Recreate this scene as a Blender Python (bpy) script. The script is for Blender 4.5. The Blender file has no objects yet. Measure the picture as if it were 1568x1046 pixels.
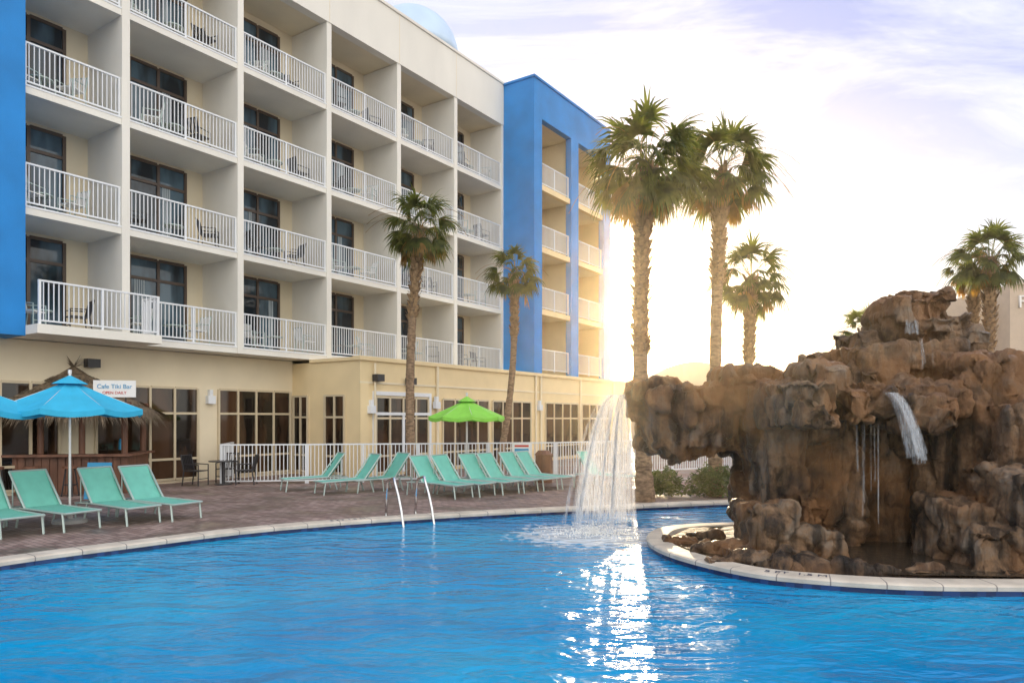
import bpy, bmesh, math, random
from mathutils import Vector, Matrix, geometry, noise
R=math.radians
scene=bpy.context.scene
scene.view_settings.view_transform='Standard'
try: scene.view_settings.look='None'
except: pass
scene.view_settings.exposure=0
F=1100.0; HY=641.0; CX=784.0; CH=2.0
def P(px,py,Y): return Vector(((px-CX)/F*Y, Y, CH+(HY-py)/F*Y))
def G(px,py,z=0.0):
    Y=(CH-z)*F/(py-HY); return Vector(((px-CX)/F*Y,Y,z))
# ---------------- materials
def newmat(name):
    m=bpy.data.materials.new(name); m.use_nodes=True
    nt=m.node_tree; return m,nt,nt.nodes['Principled BSDF'],nt.nodes['Material Output']
def N(nt,t,**k):
    n=nt.nodes.new(t)
    for a,b in k.items(): setattr(n,a,b)
    return n
def ramp(nt,stops,src):
    r=N(nt,'ShaderNodeValToRGB'); e=r.color_ramp.elements
    while len(e)<len(stops): e.new(0.5)
    for i,(p,c) in enumerate(stops):
        e[i].position=p; e[i].color=(c[0],c[1],c[2],1) if not isinstance(c,(int,float)) else (c,c,c,1)
    nt.links.new(src,r.inputs[0]); return r
def coords(nt,scale=(1,1,1)):
    tc=N(nt,'ShaderNodeTexCoord'); mp=N(nt,'ShaderNodeMapping'); mp.inputs['Scale'].default_value=scale
    nt.links.new(tc.outputs['Object'],mp.inputs[0]); return mp.outputs[0]
def mat(name,col,rough=0.6,var=0.12,scale=2.0,bump=0.0,bscale=40,metal=0.0,stretch=(1,1,1),spec=0.5):
    m,nt,b,o=newmat(name)
    v=coords(nt,stretch)
    n=N(nt,'ShaderNodeTexNoise'); n.inputs['Scale'].default_value=scale; n.inputs['Detail'].default_value=6
    nt.links.new(v,n.inputs['Vector'])
    lo=[max(0,c*(1-var)) for c in col]; hi=[min(1,c*(1+var)) for c in col]
    r=ramp(nt,[(0.3,lo),(0.7,hi)],n.outputs['Fac'])
    nt.links.new(r.outputs[0],b.inputs['Base Color'])
    b.inputs['Roughness'].default_value=rough; b.inputs['Metallic'].default_value=metal
    b.inputs['Specular IOR Level'].default_value=spec
    if bump>0:
        n2=N(nt,'ShaderNodeTexNoise'); n2.inputs['Scale'].default_value=bscale; n2.inputs['Detail'].default_value=5
        nt.links.new(v,n2.inputs['Vector'])
        bp=N(nt,'ShaderNodeBump'); bp.inputs['Strength'].default_value=bump; bp.inputs['Distance'].default_value=0.02
        nt.links.new(n2.outputs['Fac'],bp.inputs['Height']); nt.links.new(bp.outputs[0],b.inputs['Normal'])
    return m
M={}
M['cream']=mat('cream_stucco',(0.78,0.68,0.50),0.8,0.05,1.2,0.3,60)
M['white']=mat('white_stucco',(0.80,0.77,0.70),0.8,0.06,0.8,0.3,60,stretch=(1,1,0.3))
M['yellow']=mat('yellow_stucco',(0.80,0.64,0.38),0.8,0.06,1.0,0.3,60)
M['blue']=mat('blue_stucco',(0.012,0.23,0.62),0.7,0.14,0.8,0.3,60)
M['rail']=mat('white_painted_metal',(0.76,0.78,0.81),0.4,0.03)
M['frame']=mat('bronze_window_frame',(0.09,0.06,0.045),0.4,0.1)
M['lframe']=mat('light_window_frame',(0.62,0.52,0.36),0.5,0.05)
M['dark']=mat('dark_metal',(0.03,0.03,0.035),0.4,0.1)
M['teal']=mat('teal_sling_fabric',(0.17,0.54,0.44),0.7,0.08,5,0.3,200)
M['cframe']=mat('chair_frame_metal',(0.45,0.55,0.52),0.35,0.05,metal=0.3)
M['ublue']=mat('blue_canvas',(0.03,0.42,0.66),0.75,0.08,4)
M['ugreen']=mat('green_canvas',(0.24,0.62,0.07),0.75,0.08,4)
M['steel']=mat('stainless_steel',(0.75,0.75,0.75),0.15,0.03,metal=1.0)
M['pole']=mat('aluminium_pole',(0.7,0.7,0.7),0.35,0.03,metal=0.6)
M['wood']=mat('dark_wood',(0.16,0.07,0.04),0.5,0.35,6,0.3,60,stretch=(1,1,0.2))
M['thatch']=mat('thatch_straw',(0.20,0.15,0.10),0.9,0.5,14)
M['coping']=mat('coping_stone',(0.60,0.53,0.44),0.65,0.18,3,0.3,50)
M['grout']=mat('grout',(0.25,0.22,0.20),0.9,0.1)
M['tileA']=mat('pool_tile_navy',(0.008,0.025,0.10),0.25,0.2)
M['tileB']=mat('pool_tile_blue',(0.015,0.05,0.17),0.25,0.2)
M['tan']=mat('tan_stucco',(0.52,0.42,0.33),0.8,0.05)
M['dome']=mat('dome_fabric',(0.55,0.70,0.88),0.35,0.06,1)
M['concrete']=mat('concrete_base',(0.35,0.34,0.33),0.8,0.1)
M['navy']=mat('navy_lettering',(0.01,0.02,0.08),0.5,0.02)
M['signw']=mat('sign_white',(0.8,0.8,0.78),0.5,0.03)
M['curtain']=mat('curtain_fabric',(0.40,0.46,0.50),0.8,0.1)
M['red']=mat('red_paint',(0.55,0.04,0.03),0.5,0.05)
M['stripe']=mat('sign_blue',(0.03,0.3,0.55),0.5,0.05)
def glassmat(name,a,b_):
    m,nt,b,o=newmat(name); v=coords(nt,(0.9,0.9,0.25))
    n=N(nt,'ShaderNodeTexNoise'); n.inputs['Scale'].default_value=1.6; n.inputs['Detail'].default_value=3
    nt.links.new(v,n.inputs['Vector'])
    r=ramp(nt,[(0.40,a),(0.60,b_)],n.outputs['Fac']); nt.links.new(r.outputs[0],b.inputs['Base Color'])
    b.inputs['Roughness'].default_value=0.04; b.inputs['IOR'].default_value=1.5
    return m
M['glass']=glassmat('room_window_glass',(0.010,0.018,0.028),(0.08,0.14,0.19))  # bluish mottling paints sky reflection into the pane colour
M['glass2']=glassmat('lobby_window_glass',(0.008,0.006,0.005),(0.07,0.035,0.018))
def leafmat(name,c1,c2,tr=0.45):
    m,nt,b,o=newmat(name); v=coords(nt)
    n=N(nt,'ShaderNodeTexNoise'); n.inputs['Scale'].default_value=3.5; n.inputs['Detail'].default_value=4
    nt.links.new(v,n.inputs['Vector'])
    r=ramp(nt,[(0.35,c1),(0.68,c2)],n.outputs['Fac']); nt.links.new(r.outputs[0],b.inputs['Base Color'])
    b.inputs['Roughness'].default_value=0.5
    t=N(nt,'ShaderNodeBsdfTranslucent'); 
    mx=N(nt,'ShaderNodeMixRGB',blend_type='MULTIPLY'); mx.inputs[0].default_value=1; mx.inputs[2].default_value=(2.6,2.3,0.8,1)
    nt.links.new(r.outputs[0],mx.inputs[1]); nt.links.new(mx.outputs[0],t.inputs[0])
    ms=N(nt,'ShaderNodeMixShader'); ms.inputs[0].default_value=tr
    nt.links.new(b.outputs[0],ms.inputs[1]); nt.links.new(t.outputs[0],ms.inputs[2]); nt.links.new(ms.outputs[0],o.inputs[0])
    return m
M['leaf']=leafmat('palm_leaf',(0.032,0.052,0.015),(0.12,0.15,0.045),0.5)
M['deadleaf']=leafmat('palm_dry_leaf',(0.16,0.10,0.035),(0.34,0.22,0.08))
M['shrub']=leafmat('shrub_leaf',(0.03,0.06,0.015),(0.10,0.14,0.04),0.3)
M['trunk']=mat('palm_trunk',(0.26,0.175,0.11),0.9,0.55,7,0.9,25,stretch=(1,1,2.5))
M['boot']=mat('palm_boots',(0.38,0.25,0.14),0.9,0.5,9,0.6,30)
def rockmat():
    m,nt,b,o=newmat('rock'); L=nt.links.new
    v=coords(nt); 
    n=N(nt,'ShaderNodeTexNoise'); n.inputs['Scale'].default_value=1.3; n.inputs['Detail'].default_value=10; n.inputs['Roughness'].default_value=0.70; L(v,n.inputs['Vector'])
    r=ramp(nt,[(0.32,(0.026,0.017,0.012)),(0.43,(0.11,0.065,0.038)),(0.52,(0.27,0.16,0.085)),(0.61,(0.27,0.205,0.15)),(0.74,(0.44,0.36,0.28))],n.outputs['Fac'])
    v2=coords(nt,(3.2,3.2,0.28))
    s=N(nt,'ShaderNodeTexNoise'); s.inputs['Scale'].default_value=1.5; s.inputs['Detail'].default_value=7; L(v2,s.inputs['Vector'])
    sr=ramp(nt,[(0.43,0.18),(0.56,1.0)],s.outputs['Fac'])
    sep=N(nt,'ShaderNodeSeparateXYZ'); L(v,sep.inputs[0])
    zr_=N(nt,'ShaderNodeMapRange'); zr_.inputs[1].default_value=3.0; zr_.inputs[2].default_value=1.8; zr_.inputs[3].default_value=0.5; zr_.inputs[4].default_value=1.0; L(sep.outputs['Z'],zr_.inputs[0])
    mx=N(nt,'ShaderNodeMixRGB',blend_type='MULTIPLY'); L(zr_.outputs[0],mx.inputs[0]); L(r.outputs[0],mx.inputs[1]); L(sr.outputs[0],mx.inputs[2])
    n3=N(nt,'ShaderNodeTexNoise'); n3.inputs['Scale'].default_value=0.9; n3.inputs['Detail'].default_value=6; L(v,n3.inputs['Vector'])
    r3=ramp(nt,[(0.46,0.0),(0.60,0.7)],n3.outputs['Fac'])
    m3=N(nt,'ShaderNodeMixRGB'); m3.inputs[2].default_value=(0.29,0.13,0.045,1); L(r3.outputs[0],m3.inputs[0]); L(mx.outputs[0],m3.inputs[1])
    L(m3.outputs[0],b.inputs['Base Color'])
    rr=ramp(nt,[(0.40,0.32),(0.58,0.85)],s.outputs['Fac']); L(rr.outputs[0],b.inputs['Roughness'])
    n4=N(nt,'ShaderNodeTexNoise'); n4.inputs['Scale'].default_value=9; n4.inputs['Detail'].default_value=10; n4.inputs['Roughness'].default_value=0.72; L(coords(nt,(1,1,0.6)),n4.inputs['Vector'])
    n5=N(nt,'ShaderNodeTexNoise'); n5.inputs['Scale'].default_value=2.5; n5.inputs['Detail'].default_value=6; L(coords(nt,(4,4,0.5)),n5.inputs['Vector'])
    ad=N(nt,'ShaderNodeMath',operation='MULTIPLY_ADD'); L(n5.outputs['Fac'],ad.inputs[0]); ad.inputs[1].default_value=0.8; L(n4.outputs['Fac'],ad.inputs[2])
    bp=N(nt,'ShaderNodeBump'); bp.inputs['Strength'].default_value=1.0; bp.inputs['Distance'].default_value=0.09
    L(ad.outputs[0],bp.inputs['Height']); L(bp.outputs[0],b.inputs['Normal'])
    return m
M['rock']=rockmat()
def pavermat():
    m,nt,b,o=newmat('brick_pavers'); L=nt.links.new
    tc=N(nt,'ShaderNodeTexCoord'); mp=N(nt,'ShaderNodeMapping'); mp.inputs['Rotation'].default_value=(0,0,R(38)); L(tc.outputs['Object'],mp.inputs[0])
    br=N(nt,'ShaderNodeTexBrick'); br.inputs['Scale'].default_value=1.0; br.inputs['Brick Width'].default_value=0.22; br.inputs['Row Height'].default_value=0.11
    br.inputs['Mortar Size'].default_value=0.008; br.inputs['Color1'].default_value=(0.22,0.14,0.12,1); br.inputs['Color2'].default_value=(0.43,0.31,0.27,1); br.inputs['Mortar'].default_value=(0.10,0.085,0.075,1)
    L(mp.outputs[0],br.inputs['Vector'])
    n=N(nt,'ShaderNodeTexNoise'); n.inputs['Scale'].default_value=0.8; n.inputs['Detail'].default_value=8; L(tc.outputs['Object'],n.inputs['Vector'])
    r=ramp(nt,[(0.35,0.55),(0.65,1.0)],n.outputs['Fac'])
    mx=N(nt,'ShaderNodeMixRGB',blend_type='MULTIPLY'); mx.inputs[0].default_value=1; L(br.outputs[0],mx.inputs[1]); L(r.outputs[0],mx.inputs[2]); L(mx.outputs[0],b.inputs['Base Color'])
    rr=ramp(nt,[(0.35,0.30),(0.6,0.8)],n.outputs['Fac']); L(rr.outputs[0],b.inputs['Roughness'])
    bp=N(nt,'ShaderNodeBump'); bp.inputs['Strength'].default_value=0.4; bp.inputs['Distance'].default_value=0.005; L(br.outputs['Fac'],bp.inputs['Height']); bp.invert=True; L(bp.outputs[0],b.inputs['Normal'])
    return m
M['paver']=pavermat()
M['ground']=mat('sandy_ground',(0.30,0.27,0.20),0.9,0.25,0.3)
FALL=Vector((1.45,12.95,0)); WZ=-0.085
def watermat():
    m,nt,b,o=newmat('pool_water'); L=nt.links.new
    v=coords(nt)
    n0=N(nt,'ShaderNodeTexNoise'); n0.inputs['Scale'].default_value=0.3; n0.inputs['Detail'].default_value=3; L(v,n0.inputs['Vector'])
    r0=ramp(nt,[(0.35,(0.0,0.22,0.52)),(0.65,(0.0,0.35,0.64))],n0.outputs['Fac'])
    vs=coords(nt,(0.75,1.5,1))
    n1=N(nt,'ShaderNodeTexNoise'); n1.inputs['Scale'].default_value=1.5; n1.inputs['Detail'].default_value=3; n1.inputs['Distortion'].default_value=0.8; L(vs,n1.inputs['Vector'])
    n2=N(nt,'ShaderNodeTexNoise'); n2.inputs['Scale'].default_value=5; n2.inputs['Detail'].default_value=3; L(vs,n2.inputs['Vector'])
    a=N(nt,'ShaderNodeMath',operation='MULTIPLY_ADD'); L(n2.outputs['Fac'],a.inputs[0]); a.inputs[1].default_value=0.30; L(n1.outputs['Fac'],a.inputs[2])
    d=N(nt,'ShaderNodeVectorMath',operation='DISTANCE'); L(v,d.inputs[0]); d.inputs[1].default_value=(FALL.x,FALL.y,WZ)
    rp=N(nt,'ShaderNodeMapRange'); rp.inputs[1].default_value=1.0; rp.inputs[2].default_value=11.0; rp.inputs[3].default_value=1.0; rp.inputs[4].default_value=0.5; L(d.outputs['Value'],rp.inputs[0])
    bp=N(nt,'ShaderNodeBump'); bp.inputs['Distance'].default_value=0.135; L(rp.outputs[0],bp.inputs['Strength']); L(a.outputs[0],bp.inputs['Height']); L(bp.outputs[0],b.inputs['Normal'])
    n3=N(nt,'ShaderNodeTexNoise'); n3.inputs['Scale'].default_value=7; n3.inputs['Detail'].default_value=6; L(v,n3.inputs['Vector'])
    s=N(nt,'ShaderNodeMath',operation='MULTIPLY_ADD'); L(n3.outputs['Fac'],s.inputs[0]); s.inputs[1].default_value=-2.2; L(d.outputs['Value'],s.inputs[2])
    fr=ramp(nt,[(0.0,0.85),(0.35,0.0)],s.outputs[0])
    mx=N(nt,'ShaderNodeMixRGB'); L(fr.outputs[0],mx.inputs[0]); L(r0.outputs[0],mx.inputs[1]); mx.inputs[2].default_value=(0.75,0.82,0.88,1)
    L(mx.outputs[0],b.inputs['Base Color']); b.inputs['Roughness'].default_value=0.10; b.inputs['IOR'].default_value=1.33
    return m
M['water']=watermat()
m,nt,b,o=newmat('falling_water'); 
b.inputs['Base Color'].default_value=(0.9,0.93,0.96,1); b.inputs['Roughness'].default_value=0.25
t=N(nt,'ShaderNodeBsdfTranslucent'); t.inputs[0].default_value=(0.95,0.95,0.95,1)
ms=N(nt,'ShaderNodeMixShader'); ms.inputs[0].default_value=0.5; nt.links.new(b.outputs[0],ms.inputs[1]); nt.links.new(t.outputs[0],ms.inputs[2])
tp=N(nt,'ShaderNodeBsdfTransparent'); m2=N(nt,'ShaderNodeMixShader')
nn=N(nt,'ShaderNodeTexNoise'); nn.inputs['Scale'].default_value=4; nt.links.new(coords(nt,(12,12,1)),nn.inputs['Vector'])
rr=ramp(nt,[(0.35,0.05),(0.7,0.36)],nn.outputs['Fac']); nt.links.new(rr.outputs[0],m2.inputs[0])
nt.links.new(tp.outputs[0],m2.inputs[1]); nt.links.new(ms.outputs[0],m2.inputs[2]); nt.links.new(m2.outputs[0],o.inputs[0]); M['fall']=m
m,nt,b,o=newmat('basin_water'); b.inputs['Base Color'].default_value=(0.05,0.04,0.03,1); b.inputs['Roughness'].default_value=0.05
nn=N(nt,'ShaderNodeTexNoise'); nn.inputs['Scale'].default_value=6; nt.links.new(coords(nt),nn.inputs['Vector'])
bp=N(nt,'ShaderNodeBump'); bp.inputs['Strength'].default_value=0.3; bp.inputs['Distance'].default_value=0.03; nt.links.new(nn.outputs['Fac'],bp.inputs['Height']); nt.links.new(bp.outputs[0],b.inputs['Normal']); M['basin']=m

# ---------------- mesh builder
class MB:
    def __init__(s): s.v=[]; s.f=[]; s.m=[]; s.mats=[]
    def mi(s,k):
        if k not in s.mats: s.mats.append(k)
        return s.mats.index(k)
    def face(s,pts,k):
        i=len(s.v); s.v+= [tuple(p) for p in pts]; s.f.append(tuple(range(i,i+len(pts)))); s.m.append(s.mi(k))
    def obox(s,c,a,b,d,k):
        c,a,b,d=Vector(c),Vector(a),Vector(b),Vector(d); i=len(s.v)
        for z in(-1,1):
            for x,y in((-1,-1),(1,-1),(1,1),(-1,1)): s.v.append(tuple(c+a*x+b*y+d*z))
        for q in((0,3,2,1),(4,5,6,7),(0,1,5,4),(1,2,6,5),(2,3,7,6),(3,0,4,7)):
            s.f.append(tuple(i+j for j in q)); s.m.append(s.mi(k))
    def box(s,x0,x1,y0,y1,z0,z1,k):
        s.obox(((x0+x1)/2,(y0+y1)/2,(z0+z1)/2),((x1-x0)/2,0,0),(0,(y1-y0)/2,0),(0,0,(z1-z0)/2),k)
    def beam(s,p,q,w,h,k):
        p,q=Vector(p),Vector(q); d=(q-p); L=d.length; d.normalize()
        up=Vector((0,0,1)) if abs(d.z)<0.95 else Vector((1,0,0))
        a=d.cross(up).normalized(); b=a.cross(d)
        s.obox((p+q)/2,d*L/2,a*w/2,b*h/2,k)
    def tube(s,pts,r,k,n=8,caps=True):
        pts=[Vector(p) for p in pts]; rs=r if isinstance(r,(list,tuple)) else [r]*len(pts); st=len(s.v)
        ref=None
        for i,p in enumerate(pts):
            d=(pts[min(i+1,len(pts)-1)]-pts[max(i-1,0)]).normalized()
            if ref is None: ref=d.orthogonal().normalized()
            ref=(ref-d*ref.dot(d)).normalized(); b=d.cross(ref)
            for j in range(n):
                t=2*math.pi*j/n; s.v.append(tuple(p+(ref*math.cos(t)+b*math.sin(t))*rs[i]))
        for i in range(len(pts)-1):
            for j in range(n):
                a=st+i*n+j; b2=st+i*n+(j+1)%n
                s.f.append((a,b2,b2+n,a+n)); s.m.append(s.mi(k))
        if caps:
            s.f.append(tuple(st+j for j in range(n))[::-1]); s.m.append(s.mi(k))
            e=st+(len(pts)-1)*n; s.f.append(tuple(e+j for j in range(n))); s.m.append(s.mi(k))
    def rail(s,p,q,h,sp,k,pw=0.022,posts=1.85):
        p,q=Vector(p),Vector(q); d=q-p; L=d.length; d.normalize(); up=Vector((0,0,1))
        s.beam(p+up*h,q+up*h,0.06,0.045,k); s.beam(p+up*0.09,q+up*0.09,0.04,0.04,k)
        n=int(L/sp); a=d.cross(up)
        for i in range(1,n):
            c=p+d*(L*i/n); s.obox(c+up*(h/2+0.045),d*pw/2,a*pw/2,up*(h/2-0.07),k)
        m=max(1,round(L/posts))
        for i in range(m+1):
            c=p+d*min(max(L*i/m,0.03),L-0.03); s.obox(c+up*h/2,d*0.028,a*0.028,up*(h/2+0.01),k)
    def obj(s,name,parent=None,smooth=False,loc=None,rot=0):
        me=bpy.data.meshes.new(name); me.from_pydata(s.v,[],s.f)
        for k in s.mats: me.materials.append(M[k])
        me.polygons.foreach_set('material_index',s.m)
        if smooth: me.polygons.foreach_set('use_smooth',[True]*len(s.f))
        me.update(); ob=bpy.data.objects.new(name,me); scene.collection.objects.link(ob)
        if parent: ob.parent=parent
        if loc is not None: ob.location=loc
        ob.rotation_euler[2]=rot
        return ob
def empty(name,loc=(0,0,0),rot=0):
    e=bpy.data.objects.new(name,None); scene.collection.objects.link(e); e.location=loc; e.rotation_euler[2]=rot; e.empty_display_size=0.3; return e
def inst(ob,name,loc,rot,parent=None,sc=1):
    o=bpy.data.objects.new(name,ob.data); scene.collection.objects.link(o); o.location=loc; o.rotation_euler[2]=rot; o.scale=(sc,sc,sc)
    if parent:o.parent=parent
    return o
def text(name,body,size,loc,rot,k,parent=None,ext=0.004):
    c=bpy.data.curves.new(name,'FONT'); c.body=body; c.size=size; c.extrude=ext; c.align_x='CENTER'; c.align_y='CENTER'
    c.materials.append(M[k]); o=bpy.data.objects.new(name,c); scene.collection.objects.link(o); o.location=loc; o.rotation_euler=rot
    if parent:o.parent=parent
    return o

# ---------------- hotel
ANG=math.atan2(0.8280,0.5608)
A=Vector((-8.78,23.2,0))
hotel=empty('hotel_building',A,ANG)
BAY=3.7; ZF=[4.25+3.05*i for i in range(5)]
w=MB()
w.box(-16,14.85,1.9,15,0,16.55,'cream')
w.box(-16,2.88,1.0,1.9,0,4.08,'cream')
w.box(-6.24,14.85,0.3,15,16.6,16.8,'white')
w.box(-6.24,14.84,-0.06,0.3,16.45,18.45,'white'); w.box(-6.24,14.84,-0.12,0.36,18.45,18.56,'white')
w.box(-6.24,14.84,0.3,1.95,16.47,16.6,'cream')
for i in range(4):
    z=ZF[i]; w.box(-6.24,14.85,0,1.9,z-0.15,z+0.08,'white')
    w.box(-6.24,14.84,-0.015,0,z+0.03,z+0.075,'rail')
w.box(-6.24,-3.08,-0.8,-0.001,ZF[0]-0.15,ZF[0]+0.08,'white')
for i in range(-1,5):
    s=i*BAY; 
    if i==-1: s=-3.68
    w.box(s-0.11,s+0.11,-0.03,1.95,4.1,16.45,'white')
for i in range(-1,4): w.box(i*BAY-0.012,i*BAY+0.012,-0.063,-0.055,16.47,18.44,'cream')
w.obj('walls',hotel)
w=MB()
w.box(-16,-6.24,-0.15,1.9,4.07,21,'blue')
w.box(-16,-6.2,-0.2,2.0,21,21.1,'blue')
w.obj('blue_wing',hotel)
w=MB()
for i in range(4):
    z=ZF[i]+0.08
    for j in range(-2,4):
        s0=j*BAY+0.11 if j>-2 else -6.2; s1=(j+1)*BAY-0.11
        if j==-2: s1=-3.8
        if i==0 and j==-2: continue
        if i==0 and j==-1: s0=-3.08
        w.rail((s0,0.06,z),(s1,0.06,z),1.07,0.115,'rail')
z=ZF[0]+0.08
w.rail((-6.2,-0.74,z),(-3.14,-0.74,z),1.07,0.115,'rail'); w.rail((-3.14,-0.74,z),(-3.14,0.06,z),1.07,0.115,'rail')
w.obj('balcony_railings',hotel)
def window(mb,x0,x1,y,z0,z1,cols,rows,fk,gk,fw=0.06,dep=0.06):
    mb.face([(x0,y-0.012,z0),(x1,y-0.012,z0),(x1,y-0.012,z1),(x0,y-0.012,z1)],gk)
    xs=[x0]+[x0+(x1-x0)*c for c in cols]+[x1]
    for x in xs: mb.box(x-fw/2,x+fw/2,y-dep,y+0.01,z0-0.002,z1+0.002,fk)
    for zz in [z0]+[z0+(z1-z0)*c for c in rows]+[z1]:
        for a,b in zip(xs[:-1],xs[1:]): mb.box(a+fw/2,b-fw/2,y-dep+0.006,y+0.01,zz-fw/2,zz+fw/2,fk)
w=MB(); rnd=random.Random(4)
for i in range(4):
    z=ZF[i]+0.08
    for j in range(-2,4):
        s0=j*BAY
        x0,x1=s0+0.32,s0+2.95
        window(w,x0,x1,1.9,z+0.04,z+2.68,[0.30,0.65],[0.76],'frame','glass',0.09)
        for xx in (x0+0.09,x0+0.72): w.box(xx-0.045,xx+0.045,1.78,1.835,z+0.05,z+1.98,'lframe')
        w.box(x0+0.135,x0+0.675,1.785,1.835,z+1.89,z+1.98,'lframe'); w.box(x0+0.135,x0+0.675,1.785,1.835,z+0.05,z+0.2,'lframe')
        cx=x0+rnd.choice([0.95,1.35,1.85,2.2])
        for q in range(rnd.randint(2,6)): w.box(cx+q*0.07,cx+q*0.07+0.045,1.872,1.884,z+0.1,z+2.0,'curtain')
def gw(x0,x1,y,n,z1=2.96):
    window(w,x0,x1,y,0.12,z1,[k/n for k in range(1,n)],[0.22,0.72],'lframe','glass2',0.07)
gw(-12,-8.9,1.0,4); gw(-8.5,-4.97,1.0,5); gw(-4.0,-0.87,1.0,4); gw(-0.12,2.75,1.0,4)
gw(3.6,6.34,-2.47,4,2.75); gw(7.2,10.2,-2.47,4,2.75); gw(10.5,13.5,-2.47,4,2.75); gw(14.8,18.0,-2.47,4,2.75); gw(18.4,21.7,-2.47,4,2.75)
w.box(3.45,3.57,-2.53,-2.44,0,2.95,'rail'); w.box(6.38,6.5,-2.53,-2.44,0,2.95,'rail'); w.box(3.57,6.38,-2.53,-2.44,2.81,2.95,'rail'); w.box(4.9,5.02,-2.54,-2.5,0.1,2.2,'rail'); w.box(3.57,6.38,-2.545,-2.535,2.12,2.22,'rail')
w.obj('windows',hotel)
LE=24.3
w=MB()
w.box(2.88,LE,-2.47,1.0,0,3.98,'yellow'); w.box(2.8,LE+0.1,-2.56,-2.2,3.98,4.12,'yellow'); w.box(2.8,3.1,-2.2,-0.01,3.98,4.09,'yellow')
w.box(2.86,LE+0.02,-2.50,-2.47,3.2,3.27,'cream')
w.box(14.85,LE,1.0,12,0,3.95,'yellow')
w.box(2.85,3.25,-2.52,-2.47,0,3.2,'yellow')
for x in (6.85,13.9,14.35,18.2,22.0): w.box(x-0.05,x+0.05,-2.56,-2.5,0,3.98,'cream')
w.obj('lobby_wing',hotel)
w=MB()
for (q0,q1) in ((-0.9,-0.14),(0.76,1.74)):
    y0,y1=-q1,-q0; x=2.88
    w.face([(x-0.012,y0,0.12),(x-0.012,y1,0.12),(x-0.012,y1,2.8),(x-0.012,y0,2.8)],'glass2')
    for yy in (y0,(y0+y1)/2,y1): w.box(x-0.06,x+0.01,yy-0.035,yy+0.035,0.1,2.82,'lframe')
    for zz in (0.12,0.7,2.05,2.8): w.box(x-0.055,x+0.01,y0,y1,zz-0.035,zz+0.035,'lframe')
for s,y,z in ((-0.45,0.93,2.5),(3.3,-2.58,2.2),(6.7,-2.6,2.4),(14.1,-2.6,2.4)):
    w.box(s-0.13,s+0.13,y-0.1,y+0.07,z-0.02,z+0.24,'rail'); w.box(s-0.06,s+0.06,y-0.06,y+0.07,z+0.24,z+0.44,'rail')
for s,y,z in ((-4.2,0.8,3.55),(5.2,-2.65,3.35),(3.6,-2.6,3.4)):
    w.box(s-0.17,s+0.17,y-0.15,y+0.1,z-0.12,z+0.12,'dark'); w.box(s-0.03,s+0.03,y+0.1,y+0.22,z-0.03,z+0.03,'dark')
w.tube([(3.5,-2.56,0.05),(3.5,-2.56,3.9)],0.04,'cream')
w.obj('wall_fixtures',hotel)
w=MB(); TY=-1.83
w.box(14.85,23.05,0.3,15,4.12,18.4,'blue')
w.box(14.85,15.15,-1.5,0.3,4.12,18.4,'blue'); w.box(22.75,23.05,-1.5,0.3,4.12,18.4,'blue')
for a,b_ in ((14.85,15.57),(18.47,19.25),(22.2,23.05)): w.box(a,b_,TY,-1.5,4.12,16.6,'blue')
w.box(14.85,23.05,TY,-1.5,16.6,18.4,'blue'); w.box(14.78,23.12,TY-0.07,-1.4,18.4,18.5,'blue'); w.box(14.78,15.2,-1.4,15,18.4,18.5,'blue'); w.box(15.15,22.75,-1.5,0.3,16.62,18.3,'cream')
w.box(15.15,22.75,0.2,0.295,4.12,16.6,'yellow')
w.box(18.76,18.96,-1.45,0.19,4.12,16.6,'cream')
w.box(15.15,15.2,-1.45,0.19,4.12,16.6,'cream')
w.box(22.68,22.74,-1.45,0.19,4.12,16.6,'yellow'); w.box(19.1,19.2,-1.49,0.19,4.12,16.6,'yellow')
for i in range(4):
    z=ZF[i]; 
    if i>0: w.box(15.2,22.67,-1.49,0.18,z-0.15,z+0.08,'cream')
    for a,b_ in ((15.57,18.47),(19.25,22.2)):
        if i>0: w.box(a,b_,-1.75,-1.49,z-0.2,z+0.06,'yellow')
        w.rail((a+0.01,-1.66,z+0.08),(b_-0.01,-1.66,z+0.08),1.07,0.115,'rail')
        window(w,a-0.2,a+2.0,0.2,z+0.12,z+2.6,[0.5],[0.76],'frame','glass')
w.obj('blue_tower',hotel)
w=MB(); rr=2.25; c=Vector((11.4,2.9,19.2))
w.tube([(c.x,c.y,16.8),(c.x,c.y,19.2)],2.25,'dome',32)
pts=[];rs=[]
for k in range(13):
    t=k/12*math.pi/2; pts.append((c.x,c.y,c.z+rr*math.sin(t))); rs.append(max(0.01,rr*math.cos(t)))
w.tube(pts,rs,'dome',32)
w.obj('roof_dome',hotel,smooth=True)

# ---------------- furniture prototypes
def patio_chair_mesh(k,seat):
    w=MB()
    for x in(-0.25,0.25):
        w.tube([(x,-0.25,0),(x,-0.25,0.62),(x,0.22,0.64)],0.02,k,6)
        w.tube([(x,0.28,0),(x,0.22,0.44),(x,0.33,0.92)],0.02,k,6)
    w.box(-0.24,0.24,-0.25,0.23,0.42,0.45,seat)
    w.tube([(-0.25,0.33,0.9),(0.25,0.33,0.9)],0.02,k,6)
    for i in range(6):
        x=-0.2+i*0.08; w.beam((x,0.225,0.47),(x,0.325,0.9),0.06,0.012,seat)
    w.beam((-0.25,-0.24,0.2),(0.25,-0.24,0.2),0.02,0.02,k)
    return w
def small_table():
    w=MB(); w.tube([(0,0,0.5),(0,0,0.53)],0.3,'cframe',20); w.tube([(0,0,0.03),(0,0,0.5)],0.025,'dark',8); w.tube([(0,0,0),(0,0,0.03)],0.18,'dark',16); return w
chairD=patio_chair_mesh('dark','dark'); chairW=patio_chair_mesh('cframe','signw')
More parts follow.
